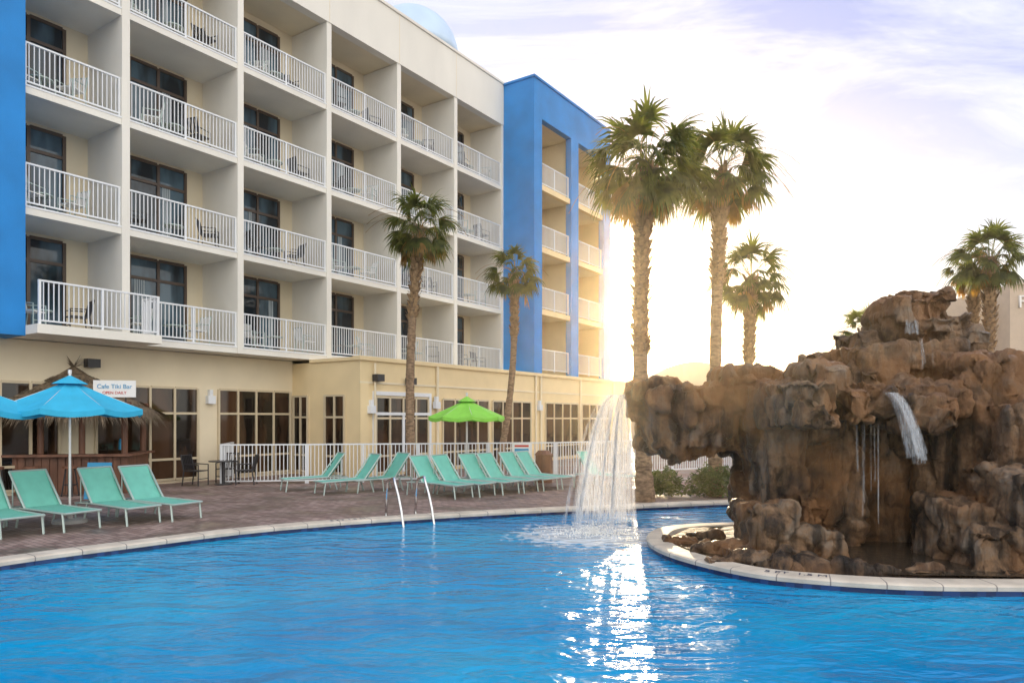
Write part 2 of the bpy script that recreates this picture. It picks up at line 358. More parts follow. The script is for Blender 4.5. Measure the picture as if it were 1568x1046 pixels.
def toW(s,y,z): return Vector((A.x+math.cos(ANG)*s-math.sin(ANG)*y, A.y+math.sin(ANG)*s+math.cos(ANG)*y, z))
rnd=random.Random(7); cd=cw=tb=None
for i in range(4):
    for j in range(-2,4):
        z=ZF[i]+0.08
        for k in range(2):
            s=j*BAY+(1.0 if k==0 else 2.7)+rnd.uniform(-0.3,0.3)
            if j==-2: s=max(s,-5.9)
            y=rnd.uniform(0.4,0.8); rot=ANG+rnd.uniform(-2,2)
            wh=rnd.random()<0.5
            if wh:
                if cw is None: cw=chairW.obj('balcony_chair',loc=toW(s,y,z),rot=rot)
                else: inst(cw,'balcony_chair',toW(s,y,z),rot)
            else:
                if cd is None: cd=chairD.obj('balcony_chair',loc=toW(s,y,z),rot=rot)
                else: inst(cd,'balcony_chair',toW(s,y,z),rot)
        s=j*BAY+1.85
        if tb is None: tb=small_table().obj('balcony_table',loc=toW(s,0.7,z))
        else: inst(tb,'balcony_table',toW(s,0.7,z),0)
def lounge():
    w=MB(); W=0.33; bx=1.22; hx,hz=1.66,1.02
    for y in(-W,W):
        w.tube([(0.0,y,0.33),(bx,y,0.36)],0.02,'cframe',6); w.tube([(bx-0.05,y,0.36),(hx,y,hz)],0.02,'cframe',6)
        w.tube([(0.08,y,0.34),(0.03,y,0)],0.02,'cframe',6); w.tube([(bx+0.1,y,0.38),(bx+0.22,y,0)],0.02,'cframe',6)
        w.tube([(bx-0.02,y,0.36),(1.75,y,0.34)],0.018,'cframe',6); w.tube([(1.70,y,0.34),(1.74,y,0)],0.018,'cframe',6)
        w.tube([(1.55,y,0.35),(1.55,y,0.85)],0.012,'cframe',6)
    w.tube([(0,-W,0.33),(0,W,0.33)],0.02,'cframe',6); w.tube([(hx,-W,hz),(hx,W,hz)],0.02,'cframe',6); w.tube([(1.75,-W,0.34),(1.75,W,0.34)],0.018,'cframe',6)
    n=8
    for i in range(n):
        x0=0.01+(bx-0.01)*i/n; x1=0.01+(bx-0.01)*(i+1)/n
        f=lambda x:0.345+0.03*x/bx-0.03*math.sin(math.pi*x/bx)
        for a in (0,0.012): w.face([(x0,-W,f(x0)-a),(x1,-W,f(x1)-a),(x1,W,f(x1)-a),(x0,W,f(x0)-a)],'teal')
    for i in range(5):
        t0=i/5;t1=(i+1)/5
        g=lambda t:(bx+(hx-bx)*t+0.03*math.sin(math.pi*t),0.375+(hz-0.375)*t)
        a=g(t0);c=g(t1)
        w.face([(a[0],-W,a[1]),(c[0],-W,c[1]),(c[0],W,c[1]),(a[0],W,a[1])],'teal')
        w.face([(a[0]+.012,-W,a[1]),(c[0]+.012,-W,c[1]),(c[0]+.012,W,c[1]),(a[0]+.012,W,a[1])],'teal')
    return w
LG=None
def put_lounge(px,py,deg):
    global LG
    p=G(px,py)
    if LG is None: LG=lounge().obj('lounge_chair',loc=p,rot=R(deg))
    else: inst(LG,'lounge_chair',p,R(deg))
for a in ((288,796,153),(222,803,150),(128,812,154),(36,822,149),(-60,830,150)): put_lounge(*a)
for a in ((432,752,30),(487,757,36),(537,754,40)): put_lounge(*a)
for a in ((712,763,142),(748,760,146),(784,757,140),(815,754,144),(845,751,141),(872,748,145),(968,747,145)): put_lounge(*a)
def umbrella(name,loc,rad,zr,zt,k):
    e=empty(name,loc); w=MB(); n=8; seg=6
    def prof(t): return zt-0.02-(zt-zr)*(t**0.9)
    for i in range(n):
        a0=2*math.pi*i/n+0.2; a1=a0+2*math.pi/n
        for s in range(seg):
            t0=0.02+0.98*s/seg; t1=0.02+0.98*(s+1)/seg
            sub=4
            for u in range(sub):
                def pt(t,f):
                    p=Vector((math.cos(a0),math.sin(a0),0)).lerp(Vector((math.cos(a1),math.sin(a1),0)),f)*rad*t
                    return (p.x,p.y,prof(t)-0.10*t*math.sin(math.pi*f)*0.6)
                w.face([pt(t0,u/sub),pt(t1,u/sub),pt(t1,(u+1)/sub),pt(t0,(u+1)/sub)],k)
                if s==seg-1:
                    a=pt(1,u/sub);b_=pt(1,(u+1)/sub); w.face([a,(a[0],a[1],a[2]-0.1),(b_[0],b_[1],b_[2]-0.1),b_],k)
    for i in range(n):
        a0=2*math.pi*i/n+0.2; a1=a0+2*math.pi/n; r=rad*0.25
        w.face([(0,0,zt+0.06),(r*math.cos(a0),r*math.sin(a0),zt-(zt-zr)*0.2),(r*math.cos(a1),r*math.sin(a1),zt-(zt-zr)*0.2)],k)
    w.obj('canopy',e,smooth=False)
    w=MB(); w.tube([(0,0,0.05),(0,0,zt+0.12)],0.024,'pole',10); w.tube([(0,0,zt+0.08),(0,0,zt+0.16)],0.035,'pole',8)
    for i in range(n):
        a0=2*math.pi*i/n+0.2; w.tube([(0,0,zt-0.06),(rad*0.98*math.cos(a0),rad*0.98*math.sin(a0),zr-0.02)],0.008,'pole',5)
        w.tube([(0,0,zr-0.15),(rad*0.5*math.cos(a0),rad*0.5*math.sin(a0),prof(0.5)-0.05)],0.007,'pole',5)
    w.obj('pole',e)
    w=MB(); w.tube([(0,0,0),(0,0,0.06),(0,0,0.08),(0,0,0.25)],[0.3,0.29,0.05,0.04],'concrete',20); w.obj('base',e)
umbrella('pool_umbrella',G(107,800),1.30,2.20,2.78,'ublue')
umbrella('pool_umbrella',G(-50,812),1.25,2.16,2.66,'ublue')
umbrella('pool_umbrella',Vector((-1.32,21.0,0)),1.12,2.08,2.60,'ugreen')

# ---------------- tiki bar
tiki=empty('tiki_bar',(-12.0,19.0,0),R(12))
w=MB()
w.box(-1.7,1.7,-0.05,0.05,0.0,1.0,'wood'); w.box(-1.7,-1.6,0.05,1.9,0,1.0,'wood'); w.box(1.6,1.7,0.05,1.9,0,1.0,'wood')
w.box(-1.85,1.85,-0.3,0.12,1.0,1.06,'wood'); w.box(-1.85,-1.5,0.12,2.0,1.0,1.06,'wood'); w.box(1.5,1.85,0.12,2.0,1.0,1.06,'wood')
for i in range(18): w.box(-1.68+i*0.19,-1.68+i*0.19+0.16,-0.075,-0.052,0.05,0.97,'wood')
w.obj('counter',tiki)
w=MB()
for x in(-1.55,-0.5,0.5,1.55):
    w.tube([(x,0.2,0),(x,0.2,2.4)],0.08,'wood',10); w.tube([(x,1.9,0),(x,1.9,2.4)],0.08,'wood',10)
w.box(-1.7,1.7,0.1,0.3,2.3,2.45,'wood'); w.box(-1.7,1.7,1.8,2.0,2.3,2.45,'wood')
for x in (-1.0,0.1,1.0): w.tube([(x,1.7,1.1),(x,1.7,1.35),(x,1.7,1.42)],[0.05,0.05,0.015],'stripe',8)
w.obj('posts',tiki)
w=MB(); rnd=random.Random(3)
ap=Vector((0,1.0,3.55))
def roofp(a,t):
    x=math.cos(a);y=math.sin(a); k=1/max(abs(x),abs(y)*1.0)**0.7
    return Vector((x*k*2.1*t,1.0+y*k*1.75*t,3.5-1.35*t**0.9))
for i in range(40):
    a0=2*math.pi*i/40;a1=2*math.pi*(i+1)/40
    for s in range(6):
        w.face([roofp(a0,s/6+0.01),roofp(a0,(s+1)/6),roofp(a1,(s+1)/6),roofp(a1,s/6+0.01)],'thatch')
for i in range(3400):
    a=rnd.uniform(0,2*math.pi); t=rnd.choice([0.3,0.55,0.8,0.98,0.98])+rnd.uniform(-0.06,0.03); p=roofp(a,t)+Vector((0,0,0.04))
    q=roofp(a+rnd.uniform(-0.04,0.04),t+rnd.uniform(0.08,0.2))+Vector((0,0,rnd.uniform(-0.28,0.05)))
    d=Vector((-math.sin(a),math.cos(a),0))*rnd.uniform(0.008,0.02)
    w.face([p-d,p+d,q],'thatch')
for i in range(40):
    a=rnd.uniform(0,6.28); w.face([(ap.x,ap.y,ap.z-0.15),(ap.x+0.05,ap.y,ap.z-0.1),(ap.x+0.25*math.cos(a),ap.y+0.25*math.sin(a),ap.z+rnd.uniform(-.1,.25))],'thatch')
w.obj('thatch_roof',tiki)
w=MB(); w.box(1.15,2.15,-0.95,-0.92,2.55,2.98,'signw'); w.tube([(1.25,-0.9,2.2),(1.25,-0.9,2.6)],0.02,'dark',6); w.tube([(1.9,-0.9,2.2),(1.9,-0.9,2.6)],0.02,'dark',6)
w.obj('sign_board',tiki)
text('sign_text','Cafe Tiki Bar',0.155,(1.65,-0.955,2.82),(R(90),0,0),'stripe',tiki)
text('sign_text','OPEN DAILY',0.10,(1.65,-0.955,2.66),(R(90),0,0),'red',tiki)
e=empty('menu_board',G(150,772)); w=MB(); w.obox((0,0,0.55),(0.28,0,0),(0,0.015,0),(0,0.08,0.42),'stripe'); w.obox((0,0.22,0.5),(0.28,0,0),(0,0.015,0),(0,-0.08,0.42),'wood'); w.obj('board',e); text('lettering','DRINKS',0.12,(0,-0.03,0.7),(R(78),0,0),'signw',e)
for x in(-1.2,-0.4,0.5,1.2):
    w=MB(); w.tube([(0,0,0.72),(0,0,0.78)],0.18,'wood',14)
    for a in range(4): w.tube([(0.1*math.cos(a*1.57+.78),0.1*math.sin(a*1.57+.78),0.72),(0.2*math.cos(a*1.57+.78),0.2*math.sin(a*1.57+.78),0)],0.018,'dark',6)
    w.tube([(0.17*math.cos(t*0.52),0.17*math.sin(t*0.52),0.3) for t in range(13)],0.01,'dark',5)
    ca,sa=math.cos(R(12)),math.sin(R(12))
    w.obj('bar_stool',loc=(-12.0+ca*x+sa*0.6,19.0+sa*x-ca*0.6,0))
for px,py in((342,742),):
    p=G(px,py); w=MB(); w.tube([(0,0,0.7),(0,0,0.73)],0.42,'dark',20); w.tube([(0,0,0.03),(0,0,0.7)],0.05,'dark',8); w.tube([(0,0,0),(0,0,0.03)],0.25,'dark',16); w.obj('patio_table',loc=p)
    inst(cd,'patio_chair',p+Vector((-0.75,-0.2,0)),R(80)); inst(cd,'patio_chair',p+Vector((0.65,0.1,0)),R(-80)); inst(cd,'patio_chair',p+Vector((-0.2,0.8,0)),R(0))
w=MB(); w.tube([(0,0,0),(0,0,0.85),(0,0,0.87),(0,0,1.0)],[0.27,0.27,0.3,0.18],'wood',12); w.obj('trash_bin',loc=(1.0,22.6,0))
w=MB(); w.box(-0.3,0.3,-0.02,0.02,0.85,1.25,'signw'); w.box(-0.22,0.22,-0.025,-0.02,1.12,1.18,'red'); w.box(-0.22,0.22,-0.025,-0.02,0.93,1.07,'stripe'); w.tube([(0,0.03,0),(0,0.03,1.1)],0.02,'pole',6); w.obj('pool_rules_sign',loc=(0.3,22.4,0))

# ---------------- pool
ctrl=[(-8.6,7.0),(-9.2,4.8),(-8.3,2.2),(-5,0.8),(0,0.5),(6,0.7),(12,1.8),(15.5,4.5),(15.6,7.2),(14,8.6),(11.5,8.7),(9,8.45),(7.5,8.38),(6,8.4),(4.74,8.46),(3.71,8.76),(3.04,9.17),(2.47,10.05),(2.2,11.0),(2.26,12.0),(2.64,12.87),(3.3,13.35),(4.4,13.6),(6,13.8),(7.2,14.5),(7.6,15.6),(7.0,16.7),(5.52,17.0),(3.2,16.3),(0.22,15.28),(-2.36,14.1),(-4.49,12.75),(-5.93,11.2),(-7.05,9.78)]
def catmull(c,step=0.03):
    out=[];n=len(c)
    for i in range(n):
        p0,p1,p2,p3=[Vector(c[(i+k)%n]) for k in(-1,0,1,2)]
        m=max(4,int((p2-p1).length/step))
        for k in range(m):
            t=k/m
            out.append(0.5*((2*p1)+(p2-p0)*t+(2*p0-5*p1+4*p2-p3)*t*t+(3*p1-p0-3*p2+p3)*t**3))
    return out
dense=catmull(ctrl)
def resample(pts,pattern):
    n=len(pts); out=[];kinds=[]; k=0
    out.append(pts[0]); kinds.append(0); need=pattern[0]; acc=0
    for i in range(n):
        a=pts[i];b_=pts[(i+1)%n]; L=(b_-a).length; pos=0
        while acc+(L-pos)>=need:
            pos+=need-acc; acc=0; out.append(a.lerp(b_,pos/L)); k+=1; kinds.append(k%len(pattern)); need=pattern[k%len(pattern)]
        acc+=L-pos
    return out,kinds
poly,kinds=resample(dense,[0.1]*6+[0.016])
if (poly[-1]-poly[0]).length<0.03: poly.pop();kinds.pop()
n=len(poly)
area=sum(poly[i].x*poly[(i+1)%n].y-poly[(i+1)%n].x*poly[i].y for i in range(n))/2
sg=1 if area>0 else -1
nor=[]
for i in range(n):
    d=(poly[(i+3)%n]-poly[(i-3)%n]).normalized(); nor.append(Vector((d.y,-d.x))*sg)
w=MB(); rnd=random.Random(2)
prof=[(0.03,-0.03),(-0.01,-0.018),(-0.012,0.03),(0.01,0.048),(0.04,0.055),(0.33,0.055),(0.36,0.0)]
for i in range(n):
    j=(i+1)%n; k='grout' if kinds[i]==6 else 'coping'
    for a,b_ in zip(prof[:-1],prof[1:]):
        def q(ii,pr): p=poly[ii]+nor[ii]*pr[0]; return (p.x,p.y,pr[1])
        w.face([q(i,a),q(j,a),q(j,b_),q(i,b_)],k)
w.obj('pool_coping')
w=MB()
for i in range(n):
    j=(i+1)%n
    def q(ii,z,o=0.02): p=poly[ii]+nor[ii]*o; return (p.x,p.y,z)
    w.face([q(i,-0.5),q(j,-0.5),q(j,-0.02),q(i,-0.02)],rnd.choice(['tileA','tileA','tileB']))
w.obj('pool_tile_band')
def holed(name,half,z,k,cx=0,cy=20):
    outer=[Vector((cx-half,cy-half,z)),Vector((cx+half,cy-half,z)),Vector((cx+half,cy+half,z)),Vector((cx-half,cy+half,z))]
    idx=list(range(0,n,3)); hole=[Vector((poly[i].x+nor[i].x*0.1,poly[i].y+nor[i].y*0.1,z)) for i in idx]
    tris=geometry.tessellate_polygon([outer,hole]); allv=outer+hole
    w=MB(); w.v=[tuple(v) for v in allv]; w.f=[tuple(t) for t in tris]; w.m=[w.mi(k)]*len(tris)
    return w.obj(name)
holed('pool_deck',75,0.0,'paver'); holed('ground',1500,-0.008,'ground')
hole=[Vector((poly[i].x+nor[i].x*0.05,poly[i].y+nor[i].y*0.05,WZ)) for i in range(0,n,2)]
tr=geometry.tessellate_polygon([hole]); w=MB(); w.v=[tuple(v) for v in hole]; w.f=[tuple(t) for t in tr]; w.m=[w.mi('water')]*len(tr)
wo=w.obj('pool_water')
for p in wo.data.polygons:
    if p.normal.z<0: p.flip()
def marker(near,body,size=0.13):
    i=min(range(n),key=lambda k:(poly[k]-Vector(near)).length)
    d=(poly[(i+3)%n]-poly[i-3]).normalized()
    if d.x<0: d=-d
    ang=math.atan2(d.y,d.x); p=poly[i]
    text('depth_marker',body,size,(p.x+nor[i].x*0.18,p.y+nor[i].y*0.18,0.058),(0,0,ang),'navy',ext=0.001)
marker((-3.05,13.6),'5 FT 1.5 M',0.16); marker((3.5,8.9),'5 FT  1.5 M',0.16)
e=empty('pool_ladder',(-1.98,14.3,0),R(33))
for k,x in enumerate((-0.33,0.33)):
    w=MB(); pts=[(x,0.55,0),(x,0.53,0.45),(x,0.48,0.72)]
    for a in range(0,7): 
        t=math.pi/2*a/6; pts.append((x,0.42-0.25*math.sin(t)*0.6-0.02*a,0.76+0.06*math.sin(t)*1.0))
    pts+=[(x,0.1,0.72),(x,-0.05,0.5),(x,-0.2,0.2),(x,-0.3,-0.1),(x,-0.32,-0.6)]
    w.tube(pts,0.026,'steel',10); w.tube([(x,0.55,0),(x,0.55,0.02)],0.06,'steel',12); w.obj('handrail',e,smooth=True)
fence=MB()
pts=[toW(0.4,0.95,0),(P(338,0,21.9)),(P(470,0,22.3)),(P(640,0,22.9)),(P(850,0,24.0)),(P(965,0,26.0)),Vector((9.5,29,0)),Vector((16,31,0))]
pts=[Vector((p[0],p[1],0)) for p in pts]
for a,b_ in zip(pts[:-1],pts[1:]): fence.rail(a,b_,1.2,0.115,'rail',0.024,2.2)
fence.obj('pool_fence')

# ---------------- rocks
rocks=empty('rock_waterfall')
rnd=random.Random(11)
pieces=[
(995,1245,592,698,12.1,13.5),(960,1010,594,645,12.7,13.3),(968,1060,580,612,12.3,13.5),(1050,1140,584,690,11.9,13.4),(1112,1212,564,640,11.9,13.2),(1020,1110,640,700,12.2,13.2),
(1175,1245,600,860,11.2,12.8),(1150,1200,640,708,11.7,12.9),
(1218,1325,640,855,11.0,12.6),(1210,1305,578,658,9.95,12.2),(1250,1312,556,620,10.4,11.8),(1300,1345,592,648,10.2,12.2),
(1300,1460,640,860,11.5,13.2),(1320,1490,580,632,10.6,12.6),(1385,1482,606,662,10.2,12.2),(1335,1395,586,632,10.4,11.8),
(1468,1640,580,870,10.7,13.2),(1490,1720,535,700,10.5,13),(1530,1720,600,860,9.9,12.5),(1500,1640,810,905,9.1,10.3),(1455,1530,770,880,9.7,10.8),(1580,1760,720,920,9.0,10.5),
(1150,1215,775,868,10.2,11.2),(1180,1290,812,858,10.2,11.2),(1120,1165,842,872,9.8,10.6),(1430,1490,660,860,10.9,12),
(1300,1400,524,600,11.4,13.5),(1380,1520,522,600,11.5,13.5),(1316,1350,504,560,11.9,13.0),
(1364,1500,478,530,11.9,13.2),(1370,1440,448,484,11.7,13.0),(1402,1474,436,478,11.8,13.2),(1405,1470,480,520,11.6,12.6),(1474,1515,494,535,11.8,12.9),
(1495,1620,540,610,11.1,13.5),(1570,1720,570,640,10.7,13),
(1700,1900,640,900,9.7,12.5),(1640,1820,560,800,10.6,13.5),
]
bm=bmesh.new()
def hull(x0,x1,y0,y1,z0,z1,rn,jit=0.13):
    sx,sy,sz=(x1-x0),(y1-y0),(z1-z0); vs=[]
    for a in(0,1):
        for b_ in(0,1):
            for c in(0,1):
                for k in range(2):
                    vs.append(bm.verts.new((x0+sx*(a+(0.5-a)*2*rn.uniform(-0.02,jit)),y0+sy*(b_+(0.5-b_)*2*rn.uniform(-0.02,jit)),z0+sz*(c+(0.5-c)*2*rn.uniform(-0.02,jit)))))
    bmesh.ops.convex_hull(bm,input=vs)
for (a,b_,t,u,y0,y1) in pieces:
    ym=y0
    X0=(a-CX)/F*ym; X1=(b_-CX)/F*ym; Z1=CH+(HY-t)/F*ym; Z0=CH+(HY-u)/F*ym
    hull(X0,X1,y0,y1,Z0,Z1,rnd)
    for k in range(2):
        s=rnd.uniform(0.12,0.28); cx=rnd.uniform(X0+s,max(X0+s+.01,X1-s)); cz=rnd.uniform(Z0+0.1,Z1-0.15); 
        hull(cx-s,cx+s,y0-0.02-s*0.3,y0+s*1.3,cz-s*rnd.uniform(.6,1.6),cz+min(s*rnd.uniform(.5,1.1),Z1-cz),rnd,0.25)
rim=[(3.0,12.0),(2.75,11.2),(2.8,10.5),(3.05,9.9),(3.4,9.55),(3.9,9.3),(4.5,9.15),(5.1,9.05),(5.8,9.0),(6.4,8.95)]
for (x,y) in rim:
    for k in range(3):
        s=rnd.uniform(0.14,0.3); xx=x+rnd.uniform(-.2,.2)+0.1; yy=y+rnd.uniform(-.12,.2)+0.1
        hull(xx-s*1.3,xx+s*1.3,yy-s*.7,yy+s*.7,-0.2,rnd.uniform(0.08,0.18),rnd,0.3)
me=bpy.data.meshes.new('tmp'); bm.to_mesh(me); bm.free()
ro=bpy.data.objects.new('tmp',me); scene.collection.objects.link(ro)
md=ro.modifiers.new('r','REMESH'); md.mode='VOXEL'; md.voxel_size=0.034
dg=bpy.context.evaluated_depsgraph_get(); ev=ro.evaluated_get(dg); me2=bpy.data.meshes.new_from_object(ev)
bpy.data.objects.remove(ro)
nv=len(me2.vertices); co_=[0.0]*(nv*3); me2.vertices.foreach_get('co',co_)
nn_=[0.0]*(nv*3); me2.vertices.foreach_get('normal',nn_)
def blk(p,sx,sz):
    q=Vector((p.x*sx,p.y*sx,p.z*sz)); dist,ptsv=noise.voronoi(q)
    c=noise.noise(ptsv[0]*5.3)
    return c, dist[1]-dist[0]
for i in range(nv):
    p=Vector(co_[3*i:3*i+3]); nr=Vector(nn_[3*i:3*i+3])
    wv=p+noise.noise_vector(p*1.3)*0.18+noise.noise_vector(p*5)*0.03
    c1,e1=blk(wv,1.3,0.75); c2,e2=blk(wv+Vector((7,3,1)),3.6,2.0)
    d=0.22*c1+0.07*c2
    if e1<0.08: d-=0.09*(1-e1/0.08)
    if e2<0.09: d-=0.025*(1-e2/0.09)
    d+=0.06*noise.fractal(p*1.6,0.7,2.0,4)+0.030*noise.fractal(Vector((p.x*6,p.y*6,p.z*3)),0.7,2.0,4)
    p+=nr*d
    co_[3*i:3*i+3]=[p.x,p.y,p.z]
me2.vertices.foreach_set('co',co_); me2.polygons.foreach_set('use_smooth',[True]*len(me2.polygons)); me2.update()
me2.materials.clear(); me2.materials.append(M['rock']); me2.name='rock_mass'
ro=bpy.data.objects.new('rock_mass',me2); scene.collection.objects.link(ro); ro.parent=rocks
w=MB(); bp_=[(2.62,11.9),(2.6,11.0),(2.85,10.2),(3.3,9.6),(4,9.25),(5,9.0),(6.2,8.9),(9,8.95),(12,9.3),(12,13.2),(4.5,13.2),(3.2,12.9)]
w.face([(x,y,0.045) for x,y in bp_],'basin'); w.obj('basin_water',rocks)
w=MB()
def fall(w,top,wid,dirx,spread,N_,w0,w1,vy,seed,zend,vj=0.25):
    rn=random.Random(seed)
    for i in range(N_):
        a=rn.uniform(-1,1); x0=top.x+a*wid+rn.uniform(-0.02,0.02); y0=top.y+rn.uniform(-0.05,0.05)
        vx=dirx+(a*0.7+rn.uniform(-0.4,0.4))*spread; vyy=vy+rn.uniform(-vj,vj); T=math.sqrt(2*(top.z-zend)/9.8)*rn.uniform(0.90,1.0)
        L=[];Rr=[]; m=12; ww=rn.uniform(0.5,1.3); rot=rn.uniform(-0.5,0.5)
        for k in range(m+1):
            t=T*k/m; p=Vector((x0+vx*t,y0+vyy*t,top.z-4.9*t*t+0.02)); h=(w0+(w1-w0)*k/m)*ww/2
            dd=Vector((math.cos(rot),math.sin(rot),0))*h; L.append(p-dd);Rr.append(p+dd)
        for k in range(m): w.face([L[k],Rr[k],Rr[k+1],L[k+1]],'fall')
fall(w,Vector((1.92,12.9,2.42)),0.13,-0.45,0.72,105,0.022,0.07,-0.05,1,-0.09)
fall(w,P(1360,603,10.2),0.06,0.75,0.10,18,0.03,0.07,-0.35,2,1.30)
fall(w,P(1395,492,11.45),0.1,0.0,0.1,8,0.02,0.05,-0.2,4,3.3)
for i,(px,dz) in enumerate(((1312,1.15),(1322,0.5),(1336,0.9),(1344,0.25))):
    fall(w,P(px,652,10.55),0.015,0.0,0.02,2,0.010,0.02,0.0,20+i,dz,0.03)
fall(w,P(1415,520,11.3),0.06,0.1,0.1,5,0.02,0.03,-0.25,31,2.75)
w.obj('waterfall_stream',rocks)
w=MB(); rn=random.Random(5)
for i in range(1100):
    r=abs(rn.gauss(0,0.3)); a=rn.uniform(0,6.28); p=Vector((FALL.x+r*1.5*math.cos(a),FALL.y+r*math.sin(a),-0.08+abs(rn.gauss(0,0.10))*max(0,1-r)))
    s=rn.uniform(0.005,0.014)
    w.face([p+Vector((s,0,0)),p+Vector((0,s*.3,s)),p+Vector((-s,0,0)),p+Vector((0,-s*.3,-s))],'signw')
w.obj('splash',rocks)

# ---------------- palms
def palm(name,base,top,r0,cr,nl,seed,boots=0.4,dead=0.2,droop=1.0):
    rn=random.Random(seed); base=Vector(base); top=Vector(top); e=empty(name,base); H=top-base
    w=MB(); pts=[];rs=[]; m=46; bend=Vector((rn.uniform(-.25,.25),rn.uniform(-.2,.2),0))
    def path(t): return H*t+bend*math.sin(math.pi*t)
    for k in range(m+1):
        t=k/m; pts.append(path(t)); rs.append(r0*(1.25-0.35*min(1,t*6) -0.12*t)*(1+0.07*math.sin(k*2.7)+rn.uniform(-.05,.05)))
    w.tube(pts,rs,'trunk',14)
    nb=int(380*boots)
    for k in range(nb):
        t=1-boots*(k/nb)-0.01; p=path(t); a=k*2.4+rn.uniform(-.3,.3); o=Vector((math.cos(a),math.sin(a),0)); s=Vector((-o.y,o.x,0))
        L=rn.uniform(0.08,0.24)*(1.0 if t>0.8 else 0.6); b0=p+o*r0*0.75; b1=p+o*(r0*1.15+L*0.3)+Vector((0,0,L))
        w.face([b0-s*0.07,b0+s*0.07,b1+s*0.03,b1-s*0.03],'boot'); w.face([b0-s*0.07-Vector((0,0,.08)),b0+s*0.07-Vector((0,0,.08)),b1+s*0.03+o*.015,b1-s*0.03+o*.015],'boot')
    w.obj('trunk',e,smooth=False)
    w=MB(); up=Vector((0,0,1)); c=H
    for i in range(nl):
        u=i/nl; el=R(84-142*u**0.8+rn.uniform(-12,12)); az=i*2.39996+rn.uniform(-.4,.4)
        isd=(u>1-dead); k='deadleaf' if isd else 'leaf'
        o=Vector((math.cos(az),math.sin(az),0)); d=(o*math.cos(el)+up*math.sin(el)).normalized()
        pl=cr*rn.uniform(0.40,0.66); st=c+up*rn.uniform(-0.12,0.1)+o*r0*0.5
        pp=[st]; dd=d.copy()
        for q in range(4):
            dd=(dd-up*0.08*droop).normalized(); pp.append(pp[-1]+dd*pl/4)
        side=dd.cross(up); side=side.normalized() if side.length>0.05 else Vector((-o.y,o.x,0))
        for a,b_ in zip(pp[:-1],pp[1:]): w.face([a-side*0.012,a+side*0.012,b_+side*0.010,b_-side*0.010],k)
        nrm=side.cross(dd).normalized(); roll=rn.uniform(-0.7,0.7); side=(side*math.cos(roll)+nrm*math.sin(roll)).normalized(); nrm=side.cross(dd).normalized()
        h=pp[-1]; FL=cr*rn.uniform(0.46,0.66)*(0.85 if isd else 1); nbld=26
        for b2 in range(nbld):
            th=(b2/(nbld-1)-0.5)*R(190 if not isd else 90); L=FL*(0.70+0.30*math.cos(th*0.8))*rn.uniform(0.82,1.1)
            fd=dd*math.cos(th)+side*math.sin(th)-nrm*0.30*abs(math.sin(th)); fd.normalize(); sd=fd.cross(nrm).normalized()
            wd=L*0.042; cur=fd.copy(); segs=[(0.0,0.35),(0.30,1.0),(0.55,0.85),(0.8,0.42),(1.0,0.04)]
            last=None; pos=h.copy(); lt=0; dr=rn.uniform(0.6,1.7)
            for (tt,wf) in segs:
                pos=pos+cur*L*(tt-lt); lt=tt
                a=pos-sd*wd*wf; b_=pos+sd*wd*wf
                if last: w.face([last[0],last[1],b_,a],k)
                last=(a,b_); cur=(cur-up*(0.12+0.50*tt)*droop*dr).normalized()
    for i in range(10):
        az=rn.uniform(0,6.28); o=Vector((math.cos(az),math.sin(az),0)); p=c.copy(); v=(o+up*rn.uniform(0.2,1.2)).normalized(); q=[p.copy()]
        for s in range(7): p=p+v*cr*0.22; v=(v-up*0.28).normalized(); q.append(p.copy())
        w.tube(q,0.007,'deadleaf',4,False)
    w.obj('crown',e)
def gp(px,Y): return ((px-CX)/F*Y,Y,0)
palm('palm_tree',gp(630,24.0),P(643,350,24.0),0.17,1.34,44,1,0.35,0.2)
palm('palm_tree',gp(762,26.0),P(787,420,26.0),0.14,1.10,36,2,0.3,0.12)
palm('palm_tree',gp(988,17.4),P(990,256,17.4),0.20,1.55,60,3,0.55,0.16)
palm('palm_tree',gp(1096,18.6),P(1107,258,18.6),0.17,1.42,50,4,0.35,0.18)
palm('palm_tree',gp(1138,22),P(1150,424,22),0.16,1.30,36,5,0.4,0.1)
palm('palm_tree',gp(1494,24),P(1488,412,24),0.15,0.95,28,6,0.4,0.3)
palm('palm_tree',gp(1512,22.5),P(1516,394,22.5),0.18,1.18,42,7,0.4,0.1)
def shrub(name,loc,rx,ry,h,n_,seed,s=0.05):
    rn=random.Random(seed); w=MB()
    for i in range(n_):
        a=rn.uniform(0,6.28); u=rn.random()**0.5; z=rn.random(); k=math.sqrt(max(0,1-z*z))*0.7+0.35; bump=0.8+0.35*noise.noise(Vector((a*1.5,z*3,seed)))
        p=Vector((rx*u*k*bump*math.cos(a),ry*u*k*bump*math.sin(a),h*z*bump+0.05)); d=Vector((rn.uniform(-1,1),rn.uniform(-1,1),rn.uniform(-.3,1))).normalized(); q=d.orthogonal().normalized()
        ss=s*rn.uniform(0.7,1.5); w.face([p-q*ss*.4,p+d*ss,p+q*ss*.4,p-d*ss],'shrub')
    w.obj(name,loc=loc)
shrub('shrub',(5.2,18.4,0),0.9,0.6,0.9,2600,1); shrub('shrub',(6.7,19.0,0),1.0,0.7,1.1,2600,2); shrub('shrub',(3.9,18.6,0),0.7,0.6,0.7,1800,3); shrub('shrub',(8.5,19,0),1.2,0.7,1.3,2600,4)
loc=((1325-CX)/F*16,16,0); palm('palmetto_shrub',loc,(loc[0]+0.05,loc[1],3.85),0.12,0.62,34,21,0.5,0.05,0.5)
rn=random.Random(9); w=MB()
